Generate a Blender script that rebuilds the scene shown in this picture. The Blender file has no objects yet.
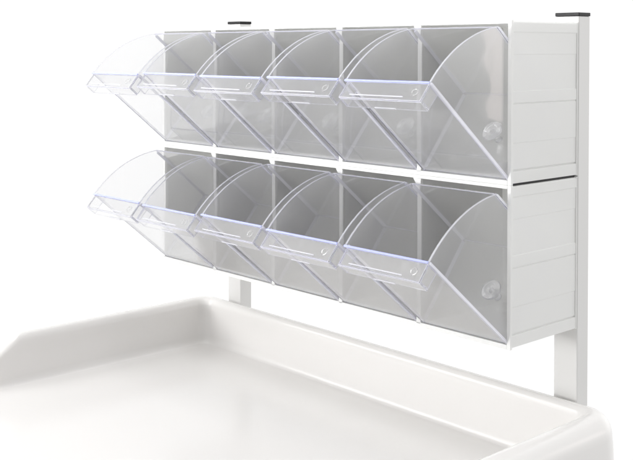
import bpy, bmesh, math
from mathutils import Vector, Matrix

# ---------------------------------------------------------------- camera, light, exposure
S = 0.001                       # everything below is written in millimetres
scene = bpy.context.scene
COL = scene.collection

cam_d = bpy.data.cameras.new("camera")
cam = bpy.data.objects.new("camera", cam_d)
COL.objects.link(cam)
YAW, PITCH, FPX = 0.83623, -0.02304, 1040.844
r_ = Vector((math.cos(YAW), math.sin(YAW), 0))
f0 = Vector((-math.sin(YAW), math.cos(YAW), 0))
fw = f0 * math.cos(PITCH) + Vector((0, 0, math.sin(PITCH)))
up = f0 * -math.sin(PITCH) + Vector((0, 0, math.cos(PITCH)))
m = Matrix((r_, up, -fw)).transposed().to_4x4()
m.translation = Vector((1220.255, -825.339, -29.016)) * S
cam.matrix_world = m
cam_d.sensor_width = 36.0
cam_d.sensor_fit = 'HORIZONTAL'
cam_d.lens = FPX / 633.0 * 36.0
cam_d.shift_x = 7.36 / 633.0
cam_d.shift_y = -156.41 / 633.0
cam_d.clip_start = 0.02
cam_d.clip_end = 200.0
scene.camera = cam

# white studio all round: bright behind and to the left, dimmer towards the right and the floor
world = bpy.data.worlds.new("World")
scene.world = world
world.use_nodes = True
wn, wl = world.node_tree.nodes, world.node_tree.links
wn.clear()
tc = wn.new("ShaderNodeTexCoord")
dot = wn.new("ShaderNodeVectorMath"); dot.operation = 'DOT_PRODUCT'
dot.inputs[1].default_value = Vector((0.80, -0.42, -0.42)).normalized()
wl.new(tc.outputs["Generated"], dot.inputs[0])
mr = wn.new("ShaderNodeMapRange"); mr.interpolation_type = 'SMOOTHSTEP'
mr.inputs["From Min"].default_value = -0.10
mr.inputs["From Max"].default_value = 0.85
mr.inputs["To Min"].default_value = 1.04
mr.inputs["To Max"].default_value = 0.72
wl.new(dot.outputs["Value"], mr.inputs["Value"])
bgn = wn.new("ShaderNodeBackground")
bgn.inputs["Color"].default_value = (1, 1, 1, 1)
# added brightness behind and above, out of frame, to light the cabinet interiors
dot2 = wn.new("ShaderNodeVectorMath"); dot2.operation = 'DOT_PRODUCT'
dot2.inputs[1].default_value = Vector((0.25, 0.78, 0.60)).normalized()
wl.new(tc.outputs["Generated"], dot2.inputs[0])
mr2 = wn.new("ShaderNodeMapRange"); mr2.interpolation_type = 'SMOOTHSTEP'
mr2.inputs["From Min"].default_value = 0.55
mr2.inputs["From Max"].default_value = 0.95
mr2.inputs["To Min"].default_value = 0.0
mr2.inputs["To Max"].default_value = 1.15
wl.new(dot2.outputs["Value"], mr2.inputs["Value"])
add = wn.new("ShaderNodeMath"); add.operation = 'ADD'
wl.new(mr.outputs["Result"], add.inputs[0])
wl.new(mr2.outputs["Result"], add.inputs[1])
sep = wn.new("ShaderNodeSeparateXYZ")
wl.new(tc.outputs["Generated"], sep.inputs[0])
mr3 = wn.new("ShaderNodeMapRange"); mr3.interpolation_type = 'SMOOTHSTEP'      # world dimmed overhead to hold back the tray floor
mr3.inputs["From Min"].default_value = 0.15
mr3.inputs["From Max"].default_value = 0.75
mr3.inputs["To Min"].default_value = 1.0
mr3.inputs["To Max"].default_value = 0.75
wl.new(sep.outputs["Z"], mr3.inputs["Value"])
mul = wn.new("ShaderNodeMath"); mul.operation = 'MULTIPLY'
dot4 = wn.new("ShaderNodeVectorMath"); dot4.operation = 'DOT_PRODUCT'     # slight brightness added far left to wash out the end bins
dot4.inputs[1].default_value = Vector((-1.0, 0.1, 0.0)).normalized()
wl.new(tc.outputs["Generated"], dot4.inputs[0])
mr4 = wn.new("ShaderNodeMapRange"); mr4.interpolation_type = 'SMOOTHSTEP'
mr4.inputs["From Min"].default_value = 0.60
mr4.inputs["From Max"].default_value = 1.0
mr4.inputs["To Min"].default_value = 0.0
mr4.inputs["To Max"].default_value = 0.04
wl.new(dot4.outputs["Value"], mr4.inputs["Value"])
add2 = wn.new("ShaderNodeMath"); add2.operation = 'ADD'
wl.new(add.outputs[0], add2.inputs[0])
wl.new(mr4.outputs["Result"], add2.inputs[1])
wl.new(add2.outputs[0], mul.inputs[0])
wl.new(mr3.outputs["Result"], mul.inputs[1])
wl.new(mul.outputs[0], bgn.inputs["Strength"])
wo = wn.new("ShaderNodeOutputWorld")
wl.new(bgn.outputs[0], wo.inputs["Surface"])


def softbox(name, loc, target, sx, sy, power, col=(1, 1, 1), spread=180.0):
    d = bpy.data.lights.new(name, 'AREA')
    d.shape = 'RECTANGLE'; d.size = sx; d.size_y = sy; d.energy = power; d.color = col; d.spread = math.radians(spread)
    o = bpy.data.objects.new(name, d)
    COL.objects.link(o)
    o.location = loc
    o.rotation_euler = (Vector(target) - Vector(loc)).to_track_quat('-Z', 'Y').to_euler()
    return o


softbox("key_softbox", (-0.80, -1.35, 0.62), (0.28, 0.0, -0.2), 1.2, 0.9, 15.5)
softbox("top_softbox", (0.15, -0.5, 1.3), (0.25, -0.2, -0.4), 1.0, 0.5, 11.0)
softbox("added_cabinet_fill", (-0.25, -1.6, -0.05), (0.32, 0.0, -0.03), 0.8, 0.3, 1.7, spread=34.0)  # unseen fill, added to brighten the cabinets more than the tray
softbox("added_cheek_reflection", (1.42, 1.15, -0.02), (0.45, 0.0, -0.15), 0.16, 0.34, 0.24, col=(1.0, 0.86, 0.82))  # unseen pinkish light, added for reflection patches on the bin cheeks

scene.view_settings.view_transform = 'Standard'
scene.view_settings.look = 'None'
scene.view_settings.exposure = 0.0
scene.view_settings.gamma = 1.0
scene.render.film_transparent = False
cy = scene.cycles
cy.use_denoising = True
cy.max_bounces = 40
cy.diffuse_bounces = 9
cy.glossy_bounces = 12
cy.transmission_bounces = 36
cy.transparent_max_bounces = 24
cy.caustics_reflective = True
cy.caustics_refractive = True
cy.blur_glossy = 0.2
cy.sample_clamp_indirect = 6.0


# ---------------------------------------------------------------- materials
def nodes_of(mat):
    mat.use_nodes = True
    nt = mat.node_tree
    return nt, nt.nodes["Principled BSDF"], nt.nodes["Material Output"]


def plastic(name, col, rough, spec=0.5, var=0.03, bump=0.02, scale=60.0, coat=0.0, through=0.0):
    """Moulded or painted white surface: faint mottling, faint orange peel."""
    mat = bpy.data.materials.new(name)
    nt, b, out = nodes_of(mat)
    n = nt.nodes
    t = n.new("ShaderNodeTexCoord")
    nz = n.new("ShaderNodeTexNoise")
    nz.inputs["Scale"].default_value = 9.0
    nz.inputs["Detail"].default_value = 5.0
    nt.links.new(t.outputs["Object"], nz.inputs["Vector"])
    ramp = n.new("ShaderNodeMix"); ramp.data_type = 'RGBA'
    ramp.inputs["A"].default_value = tuple(c * (1 - var) for c in col) + (1,)
    ramp.inputs["B"].default_value = tuple(min(1, c * (1 + var)) for c in col) + (1,)
    nt.links.new(nz.outputs["Fac"], ramp.inputs["Factor"])
    nt.links.new(ramp.outputs["Result"], b.inputs["Base Color"])
    b.inputs["Roughness"].default_value = rough
    b.inputs["Specular IOR Level"].default_value = spec
    b.inputs["Coat Weight"].default_value = coat
    b.inputs["Coat Roughness"].default_value = 0.12
    if bump:
        n2 = n.new("ShaderNodeTexNoise")
        n2.inputs["Scale"].default_value = scale
        n2.inputs["Detail"].default_value = 3.0
        nt.links.new(t.outputs["Object"], n2.inputs["Vector"])
        bp = n.new("ShaderNodeBump")
        bp.inputs["Strength"].default_value = bump
        bp.inputs["Distance"].default_value = 0.002
        nt.links.new(n2.outputs["Fac"], bp.inputs["Height"])
        nt.links.new(bp.outputs["Normal"], b.inputs["Normal"])
    if through:                                  # thin moulded walls let some light through
        tr = n.new("ShaderNodeBsdfTranslucent")
        tr.inputs["Color"].default_value = (0.95, 0.95, 0.94, 1)
        mx = n.new("ShaderNodeMixShader")
        mx.inputs["Fac"].default_value = through
        nt.links.new(b.outputs[0], mx.inputs[1])
        nt.links.new(tr.outputs[0], mx.inputs[2])
        nt.links.new(mx.outputs[0], out.inputs["Surface"])
    return mat


def clear_plastic(name, tint, rough, haze, hazecol=(0.90, 0.90, 0.92), absorb=4.0, through=0.5):
    """Crystal styrene: refracts, edges pick up a lavender cast, walls very slightly milky."""
    mat = bpy.data.materials.new(name)
    nt, b, out = nodes_of(mat)
    n = nt.nodes
    b.inputs["Base Color"].default_value = tint + (1,)
    b.inputs["Transmission Weight"].default_value = 1.0
    b.inputs["IOR"].default_value = 1.50
    t = n.new("ShaderNodeTexCoord")
    nz = n.new("ShaderNodeTexNoise")
    nz.inputs["Scale"].default_value = 15.0
    nz.inputs["Detail"].default_value = 2.0
    nt.links.new(t.outputs["Object"], nz.inputs["Vector"])
    bp = n.new("ShaderNodeBump")
    bp.inputs["Strength"].default_value = 0.14
    bp.inputs["Distance"].default_value = 0.002
    nt.links.new(nz.outputs["Fac"], bp.inputs["Height"])
    nt.links.new(bp.outputs["Normal"], b.inputs["Normal"])
    b.inputs["Roughness"].default_value = rough
    df = n.new("ShaderNodeBsdfDiffuse")
    df.inputs["Color"].default_value = hazecol + (1,)
    tl = n.new("ShaderNodeBsdfTranslucent")
    tl.inputs["Color"].default_value = hazecol + (1,)
    m2 = n.new("ShaderNodeMixShader")
    m2.inputs["Fac"].default_value = through
    nt.links.new(df.outputs[0], m2.inputs[1])
    nt.links.new(tl.outputs[0], m2.inputs[2])
    mx = n.new("ShaderNodeMixShader")
    mx.inputs["Fac"].default_value = haze
    nt.links.new(b.outputs[0], mx.inputs[1])
    nt.links.new(m2.outputs[0], mx.inputs[2])
    nt.links.new(mx.outputs[0], out.inputs["Surface"])
    va = n.new("ShaderNodeVolumeAbsorption")
    va.inputs["Color"].default_value = (0.70, 0.70, 0.97, 1)
    va.inputs["Density"].default_value = absorb
    nt.links.new(va.outputs[0], out.inputs["Volume"])
    return mat


M_FRONT = clear_plastic("clear_bin_plastic_front", (0.997, 0.997, 0.998), 0.05, 0.14, (0.96, 0.96, 0.965), 1.5, 0.25)
M_RIM = clear_plastic("clear_bin_plastic_rim", (0.90, 0.91, 1.0), 0.15, 0.75, (0.60, 0.64, 1.0), 1.0, 0.25)
M_CAB = plastic("white_cabinet_plastic", (0.88, 0.88, 0.87), 0.42, 0.45, 0.02, 0.015, 160, 0.0, 0.32)
M_POST = plastic("white_painted_steel", (0.65, 0.645, 0.635), 0.38, 0.5, 0.015, 0.01, 220)
M_TRAY = plastic("white_tray_plastic", (0.725, 0.711, 0.697), 0.16, 0.45, 0.012, 0.007, 40)
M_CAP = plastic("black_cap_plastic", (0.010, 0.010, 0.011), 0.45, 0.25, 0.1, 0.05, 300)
M_PIN = plastic("grey_pivot_pin", (0.25, 0.25, 0.27), 0.35, 0.5, 0.1, 0.0)
M_CLEAR = clear_plastic("clear_bin_plastic", (0.997, 0.997, 0.998), 0.03, 0.07, (0.92, 0.92, 0.925), 1.5)
M_EDGE = clear_plastic("clear_bin_plastic_edge", (0.995, 0.995, 0.998), 0.15, 0.8, (0.975, 0.975, 1.0), 1.0, 0.5)
M_EDGE_GLOW = clear_plastic("edge_glow_plastic", (0.995, 0.995, 0.998), 0.15, 0.94, (0.975, 0.975, 1.0), 0.2, 0.5)  # near-white colour stands in for light piped along the bin edges
M_KNOB = clear_plastic("clear_knob_plastic", (0.995, 0.995, 0.998), 0.04, 0.17, (0.97, 0.97, 1.0), 1.0, 0.3)


# ---------------------------------------------------------------- mesh helpers
def new_obj(name, bm, mat, parent=None, smooth=False, bevel=0.0, loc=None, edge_mat=None, extra_mats=()):
    bmesh.ops.recalc_face_normals(bm, faces=bm.faces[:])
    me = bpy.data.meshes.new(name)
    bm.to_mesh(me); bm.free()
    me.materials.append(mat)
    if smooth:
        for p in me.polygons:
            p.use_smooth = True
    o = bpy.data.objects.new(name, me)
    COL.objects.link(o)
    if parent is not None:
        o.parent = parent
    if loc is not None:
        o.location = loc
    if bevel:
        bv = o.modifiers.new("edge", 'BEVEL')
        bv.width = bevel * S
        bv.segments = 2
        bv.limit_method = 'ANGLE'
        bv.angle_limit = math.radians(40)
        if edge_mat is not None:
            me.materials.append(edge_mat)
            bv.material = 1
    for em in extra_mats:
        me.materials.append(em)
    return o


def box(bm, x0, x1, y0, y1, z0, z1):
    v = [bm.verts.new((x * S, y * S, z * S)) for x in (x0, x1) for y in (y0, y1) for z in (z0, z1)]
    for f in ((0, 1, 3, 2), (4, 6, 7, 5), (0, 4, 5, 1), (2, 3, 7, 6), (0, 2, 6, 4), (1, 5, 7, 3)):
        bm.faces.new([v[i] for i in f])


def prism(bm, poly, axis, a0, a1, fn=None):
    """Closed 2-D polygon swept along an axis; axis 0: poly is (y,z), axis 1: poly is (x,z)."""
    def pt(p, a):
        q = (a, p[0], p[1]) if axis == 0 else (p[0], a, p[1])
        if fn:
            q = fn(q)
        return bm.verts.new((q[0] * S, q[1] * S, q[2] * S))
    A = [pt(p, a0) for p in poly]
    B = [pt(p, a1) for p in poly]
    n = len(poly)
    bm.faces.new(A); bm.faces.new(B[::-1])
    for i in range(n):
        j = (i + 1) % n
        bm.faces.new((A[i], B[i], B[j], A[j]))


def thing(name, label, cat, loc, group=None):
    o = bpy.data.objects.new(name, None)
    o.empty_display_size = 0.03
    COL.objects.link(o)
    o.location = Vector(loc) * S
    o["label"] = label; o["category"] = cat
    if group:
        o["group"] = group
    return o


# ---------------------------------------------------------------- the moulded work tray
TX0, TX1, TY0, TY1 = -50.0, 661.0, -470.0, 113.5
RIM_Z, FLOOR_Z = -397.0, -461.0


def rim_height(y):
    """Side walls stay full height at the back and slope down towards the front."""
    t = (-205.0 - y) / 62.0
    t = min(1.0, max(0.0, t))
    return 1.0 - 0.72 * t


def build_tray():
    bm = bmesh.new()
    # profile: (inset from the outer edge, height above floor as fraction-of-wall z or absolute skirt)
    H = RIM_Z - FLOOR_Z
    prof = [(-7, -62), (-2.2, 18), (-1.2, 36)]
    R = 19.0                                     # outer roll of the rim
    for k in range(0, 7):
        a = math.pi - k * (math.pi / 2) / 6
        prof.append((R + R * math.cos(a), H - R + R * math.sin(a)))
    prof.append((21, H))
    r2 = 13.0
    for k in range(0, 6):
        a = math.pi / 2 - k * (math.radians(80)) / 5
        prof.append((22 + r2 * math.cos(a), H - r2 + r2 * math.sin(a)))
    prof += [(33.6, H - 20), (36.5, H - 36)]
    r3 = 11.0
    cxp, czp = 38.2 + r3, r3
    for k in range(0, 7):
        a = math.radians(188) + k * math.radians(82) / 6
        prof.append((cxp + r3 * math.cos(a), czp + r3 * math.sin(a)))
    prof += [(70, -0.3), (130, -0.8), (230, -1.2)]
    rings = []
    NC = 14
    NY = 60
    R0 = 38.0
    for (d, h) in prof:
        near = lambda q: q * d if d < 60 else d - 60 * (1 - q)      # left and back rims are narrower than the right one
        x0, x1, y0, y1 = TX0 + near(0.72), TX1 - d, TY0 + d, TY1 - near(0.62)
        r = max(R0 - d, 16.0 if d < 60 else 10.0)
        pts = []
        for cxx, cyy, a0 in ((x1 - r, y1 - r, 0), (x0 + r, y1 - r, 90), (x0 + r, y0 + r, 180), (x1 - r, y0 + r, 270)):
            arc = [(cxx + r * math.cos(math.radians(a0 + 90 * k / NC)), cyy + r * math.sin(math.radians(a0 + 90 * k / NC))) for k in range(NC + 1)]
            pts.append(arc)
        loop = []
        for q in range(4):
            loop += pts[q]
            a, b = pts[q][-1], pts[(q + 1) % 4][0]
            n = NY if q in (1, 3) else 20
            for k in range(1, n):
                loop.append((a[0] + (b[0] - a[0]) * k / n, a[1] + (b[1] - a[1]) * k / n))
        ring = []
        for (x, y) in loop:
            hh = h * rim_height(y) if h > 0 else h
            ring.append(bm.verts.new((x * S, y * S, (FLOOR_Z + hh) * S)))
        rings.append(ring)
    for A, B in zip(rings, rings[1:]):
        n = len(A)
        for i in range(n):
            j = (i + 1) % n
            bm.faces.new((A[i], A[j], B[j], B[i]))
    bm.faces.new(rings[-1])
    # underside, so the tray is a closed shell of real thickness
    low = [bm.verts.new((v.co.x, v.co.y, (FLOOR_Z - 8) * S)) for v in rings[0]]
    inn = []
    cx_, cy_ = (TX0 + TX1) / 2 * S, (TY0 + TY1) / 2 * S
    for v, lv in zip(rings[0], low):
        lv.co.x = cx_ + (v.co.x - cx_) * 0.975
        lv.co.y = cy_ + (v.co.y - cy_) * 0.975
    n = len(low)
    for i in range(n):
        j = (i + 1) % n
        bm.faces.new((rings[0][j], rings[0][i], low[i], low[j]))
    bm.faces.new(low[::-1])
    o = new_obj("work_tray", bm, M_TRAY, smooth=True)
    o["label"] = "large glossy off-white moulded tray with a raised rounded rim below the bins"
    o["category"] = "tray"
    return o


build_tray()


# ---------------------------------------------------------------- two upright posts
def build_post(label, x0, x1, ztop):
    t = thing("upright_post", label, "post", ((x0 + x1) / 2, 126, -640), "white posts behind the cabinets")
    h = (x1 - x0) / 2
    zt = ztop + 640
    bm = bmesh.new()
    box(bm, -h, h, -10.3, 10.3, 0, zt - 3.9)
    new_obj("tube", bm, M_POST, t, bevel=1.0)
    bm = bmesh.new()
    box(bm, -h - 0.4, h + 0.4, -10.7, 10.7, zt - 3.8, zt)
    box(bm, -h + 2, h - 2, -8.5, 8.5, zt - 14, zt - 3.7)
    new_obj("end_cap", bm, M_CAP, t, bevel=0.6)
    return t


build_post("white square post with black end cap beside the open right end of the cabinets", 571.0, 600.0, 10.0)
build_post("white post farther from the camera, black cap peeking over the second bin from the left", -0.5, 28.5, 12.0)


# ---------------------------------------------------------------- two bin cabinets, one above the other
CW = 600.0                      # cabinet width; each is 162 high and 115 deep at the sides
DB = 143.0                      # inner depth between the posts


def side_profile(sgn, xo, xi):
    """Outer side wall in section (x,z): shallow moulded bands and two grooves."""
    o = lambda d: xo - sgn * d
    pts = [(xi, -1.2), (o(1.4), -1.2), (o(0.2), -2.4), (o(0.2), -11.4), (o(1.0), -12.2), (o(1.0), -33.6), (o(1.35), -34.0),
           (o(1.35), -69.6), (o(0.7), -70.2), (o(0.7), -81.4), (o(1.7), -81.6), (o(1.7), -82.6), (o(1.0), -82.8), (o(1.0), -120.6),
           (o(1.4), -121.0), (o(1.4), -147.0), (o(2.4), -147.2), (o(2.4), -148.5), (o(0.5), -148.7), (o(0.5), -160.4), (xi, -160.4)]
    return pts


def build_cabinet():
    t = thing("bin_cabinet", "", "cabinet", (0, 0, 0), "white bin cabinets stacked on the posts")
    for sgn, xo in ((1, CW), (-1, 0.0)):
        bm = bmesh.new()
        xi = xo - sgn * 4.0
        prism(bm, side_profile(sgn, xo, xi), 1, 3.4, 113.0)
        lo, hi = sorted((xo + sgn * 0.3, xi))
        box(bm, lo, hi, 0, 3.2, -161.9, -0.1)
        lo, hi = sorted((xo - sgn * 0.2, xi))
        box(bm, lo, hi, 113.2, 115.0, -161.0, -0.6)
        new_obj("side_panel", bm, M_CAB, t, bevel=0.25)
    bm = bmesh.new()
    box(bm, 4.2, CW - 4.2, 0, 3.2, -3.6, -0.1)
    box(bm, 4.2, CW - 4.2, 3.4, 110.8, -3.6, -1.2)
    box(bm, 36.4, CW - 36.4, 111.0, DB - 0.2, -3.6, -1.2)
    new_obj("top_panel", bm, M_CAB, t, bevel=0.3)
    bm = bmesh.new()
    box(bm, 4.2, CW - 4.2, 0, 1.4, -161.9, -157.3)
    box(bm, 4.2, CW - 4.2, 1.5, 3.3, -161.8, -158.6)
    box(bm, 4.2, CW - 4.2, 3.4, 110.8, -160.6, -158.6)
    box(bm, 36.4, CW - 36.4, 111.0, DB - 0.2, -160.6, -158.6)
    new_obj("bottom_panel", bm, M_CAB, t, bevel=0.3)
    bm = bmesh.new()
    # stepped back: shallow beside the posts, deeper between them
    box(bm, 4.2, 32.8, 111.0, 114.6, -160.6, -1.2)
    box(bm, CW - 32.8, CW - 4.2, 111.0, 114.6, -160.6, -1.2)
    box(bm, 33.0, CW - 33.0, DB, DB + 3.0, -160.6, -1.2)
    for a in (33.0, CW - 36.0):
        box(bm, a, a + 3.0, 111.0, DB - 0.2, -160.6, -1.2)
    new_obj("back_panel", bm, M_CAB, t)
    for k in range(1, 5):
        bm = bmesh.new()
        x = 120.0 * k
        prism(bm, [(-3.0, 0), (3.0, 0), (3.0, 2.4), (1.5, 5.0), (1.5, DB - 0.4), (-1.5, DB - 0.4), (-1.5, 5.0), (-3.0, 2.4)], 0, -158.4, -3.8,
              fn=lambda q: (x + q[1], q[2], q[0]))
        prism(bm, [(x - 3.2, -3.8), (x - 8.5, -3.8), (x - 3.2, -12.0)], 1, 0.6, 2.4)
        new_obj("divider", bm, M_CAB, t, bevel=0.3)
    return t


def copy_tree(o, parent=None):
    c = o.copy(); COL.objects.link(c)
    if parent is not None:
        c.parent = parent
    for ch in [x for x in bpy.data.objects if x.parent == o]:
        copy_tree(ch, c)
    return c


upper = build_cabinet()
lower = copy_tree(upper)
lower.location = (0, 0, -162.0 * S)
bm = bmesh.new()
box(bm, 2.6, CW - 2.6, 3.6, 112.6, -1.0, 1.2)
new_obj("seam_shade_strip", bm, M_CAP, lower)  # black strip standing in for the dark gap between the cabinets
upper["label"] = "upper white five-compartment cabinet, between the post caps and the cabinet below"
lower["label"] = "lower white five-compartment cabinet, hung just above the tray"


# ---------------------------------------------------------------- clear tilt bins
BW, BD, BR, WT = 111.0, 106.0, 152.0, 2.2          # width, depth, front height (= arc radius), wall
OPEN = math.radians(50.0)


def arc_pts(y0, y1, n):
    """Points on the arc of radius BR about the pivot from depth y0 to depth y1 (closed pose)."""
    a0, a1 = math.asin(y0 / BR), math.asin(y1 / BR)
    return [(BR * math.sin(a0 + (a1 - a0) * k / n), BR * math.cos(a0 + (a1 - a0) * k / n)) for k in range(n + 1)]


def build_shell():
    """Open-topped box: front, bottom, back and two sector-shaped cheeks in one closed skin (closed pose, pivot at the origin)."""
    bm = bmesh.new()
    t = WT
    mid = arc_pts(BD - t, t, 30)                    # back to front along the cheek's rim
    T, F = arc_pts(BD, 0, 1)
    P, B = (0.0, 0.0), (BD, 0.0)
    Pi, Bi = (t, t), (BD - t, t)
    V = lambda x, p: bm.verts.new((x * S, p[0] * S, p[1] * S))
    out = {}
    inn = {}
    for side, xo, xi in (("l", 0.0, t), ("r", BW, BW - t)):
        out[side] = [V(xo, P), V(xo, B), V(xo, T)] + [V(xo, q) for q in mid] + [V(xo, F)]
        inn[side] = [V(xi, Pi), V(xi, Bi)] + [V(xi, q) for q in mid]
        o_, i_ = out[side], inn[side]
        bm.faces.new(o_)
        bm.faces.new(i_)
        n = len(mid)
        for k in range(n - 1):
            bm.faces.new((o_[3 + k], o_[4 + k], i_[3 + k], i_[2 + k]))
    ol, orr, il, ir = out["l"], out["r"], inn["l"], inn["r"]
    n = len(mid)
    e = 3 + n - 1                                    # last mid vertex in the outer list
    bm.faces.new((ol[0], ol[1], orr[1], orr[0])).material_index = 2     # bottom
    bm.faces.new((ol[1], ol[2], orr[2], orr[1]))     # back
    bm.faces.new((ol[e + 1], ol[0], orr[0], orr[e + 1])).material_index = 2     # front
    bm.faces.new((il[0], il[1], ir[1], ir[0])).material_index = 2
    bm.faces.new((il[1], il[2], ir[2], ir[1]))
    bm.faces.new((il[-1], il[0], ir[0], ir[-1])).material_index = 2
    # rims of back and front: six-sided strips between outer edge and inner edge
    bm.faces.new((ol[2], ol[3], il[2], ir[2], orr[3], orr[2]))
    bm.faces.new((ol[e + 1], ol[e], il[-1], ir[-1], orr[e], orr[e + 1]))
    return bm


def build_handle():
    """Box-shaped pull along the top of the front panel: top plate, front plate, two ends, label lip."""
    bm = bmesh.new()
    xl, xr = 5.0, BW - 0.6
    D = 20.0
    t = 2.0
    box(bm, xl, xr, -D, -0.25, BR - t, BR)                       # top plate
    prism(bm, [(-D, BR - t - 0.2), (-D + t, BR - t - 0.2), (-D + t, BR - 15.5), (-D, BR - 15.5)], 0, xl, xr)
    for a, b in ((xl, xl + t), (xr - t, xr)):                   # end plates
        prism(bm, [(-0.25, BR - t - 0.2), (-D + t + 0.2, BR - t - 0.2), (-D + t + 0.2, BR - 15.5), (-0.25, BR - 16.5)], 0, a, b)
    box(bm, xl + 14, xr - 22, -D + 3.0, -D + 4.0, BR + 0.2, BR + 1.4)    # label lip on the top plate
    box(bm, xl + 40, xr - 38, -D - 1.0, -D - 0.2, BR - 14.5, BR - 12.5)   # small catch on the front plate
    return bm


def build_edge_glow(left):
    """Straight edges of a cheek: fillets inside the left one, ribs outside the right one, added as bright lines."""
    bm = bmesh.new()
    zt = math.sqrt(BR * BR - BD * BD)
    if left:
        g, w = WT + 0.06, 2.7
        tri = [(g, g), (g + w, g), (g, g + w)]                       # (x, distance from the neighbouring wall)
        prism(bm, tri, 1, g + w + 0.1, BD - g - w - 0.1)
        prism(bm, tri, 1, g + w + 0.1, zt - 1.0, fn=lambda q: (q[0], BD - q[2], q[1]))
        prism(bm, tri, 1, g + w + 0.1, BR - 3.0, fn=lambda q: (q[0], q[2], q[1]))
        return bm
    w, xa, xb, g = 2.2, BW + 0.05, BW + 0.7, 0.4
    zt -= 0.6
    prism(bm, [(BD - g, w + g + 0.2), (BD - g, zt), (BD - g - w, zt + 2.0), (BD - g - w, w + g + 0.2)], 0, xa, xb)
    prism(bm, [(g + w + 0.2, g), (BD - g, g), (BD - g, w + g), (g + w + 0.2, w + g)], 0, xa, xb)
    prism(bm, [(g, g + 0.6), (w + g, g + 0.6), (w + g, BR - 1.4), (g, BR - 1.2)], 0, xa, xb)
    return bm


def build_lip():
    bm = bmesh.new()
    box(bm, 0.6, BW - 0.6, -0.15, WT - 0.3, BR + 0.08, BR + 0.9)
    return bm


def build_ring():
    bm = bmesh.new()
    prof = [(2.6, 0.0), (4.6, 0.0), (4.4, 0.8), (2.8, 0.8)]
    n = 28
    rows = []
    for k in range(n):
        a = 2 * math.pi * k / n
        rows.append([bm.verts.new(((BW - 12 + r * math.cos(a)) * S, (-10.0 + r * math.sin(a)) * S, (BR + 0.2 + z) * S)) for r, z in prof])
    for k in range(n):
        A, B = rows[k], rows[(k + 1) % n]
        for i in range(4):
            j = (i + 1) % 4
            bm.faces.new((A[i], A[j], B[j], B[i]))
    return bm


def lathe(bm, prof, n, mat):
    rows = []
    for k in range(n):
        a = 2 * math.pi * k / n
        rows.append([bm.verts.new(mat @ Vector((r * math.cos(a), r * math.sin(a), z)) * S) for r, z in prof])
    for k in range(n):
        A, B = rows[k], rows[(k + 1) % n]
        for i in range(len(prof) - 1):
            bm.faces.new((A[i], A[i + 1], B[i + 1], B[i]))
    bm.faces.new([r[0] for r in rows])
    bm.faces.new([r[-1] for r in rows][::-1])


def build_knob():
    """Round-headed stop knob standing on the bin floor near the right cheek."""
    bm = bmesh.new()
    m4 = Matrix.Translation((BW - 34, 46, WT + 0.2))
    lathe(bm, [(4.2, 0), (3.2, 1.5), (3.0, 12.0), (10.6, 13.0), (11.4, 14.4), (10.6, 16.0), (7.0, 16.8), (6.0, 15.6), (2.0, 15.8)], 28, m4)
    return bm


def build_bin():
    t = thing("tilt_bin", "", "bin", (0, 0, 0), "clear tilt bins hanging open in the cabinets")
    new_obj("bin_shell", build_shell(), M_CLEAR, t, bevel=0.95, edge_mat=M_EDGE, extra_mats=(M_FRONT,))
    new_obj("edge_glow_rib", build_edge_glow(True), M_EDGE_GLOW, t)
    new_obj("edge_glow_rib", build_edge_glow(False), M_EDGE_GLOW, t)
    new_obj("lip_edge", build_lip(), M_RIM, t)
    h = new_obj("handle", build_handle(), M_CLEAR, t, bevel=0.4, edge_mat=M_EDGE)
    new_obj("label_ring", build_ring(), M_CLEAR, h, smooth=False)
    new_obj("stop_knob", build_knob(), M_KNOB, t, smooth=False)
    for xa, xb in ((-1.8, -0.2), (BW + 0.2, BW + 1.8)):
        bm = bmesh.new()
        lathe(bm, [(1.5, xa), (1.5, xb)], 14, Matrix(((0, 0, 1, 0), (1, 0, 0, 2.6), (0, 1, 0, 2.6), (0, 0, 0, 1))))
        new_obj("pivot_pin", bm, M_PIN, t)
    return t


WHERE = ["at the far left end", "second from the left", "in the middle", "second from the right", "at the near right end"]
proto = build_bin()
for row, word in ((0, "upper row"), (1, "lower row")):
    for k in range(5):
        b = proto if (row == 0 and k == 0) else copy_tree(proto)
        b.location = Vector((120.0 * k + 4.5, 2.0, -162.0 * row - 157.6)) * S
        b.rotation_euler = (OPEN + math.radians((0.5, -0.4, 0.2, -0.3, 0.0, -0.2, 0.4, -0.5, 0.3, 0.6)[5 * row + k]), 0, 0)
        b["label"] = "clear tilt bin hanging open, %s of the %s" % (WHERE[k], word)
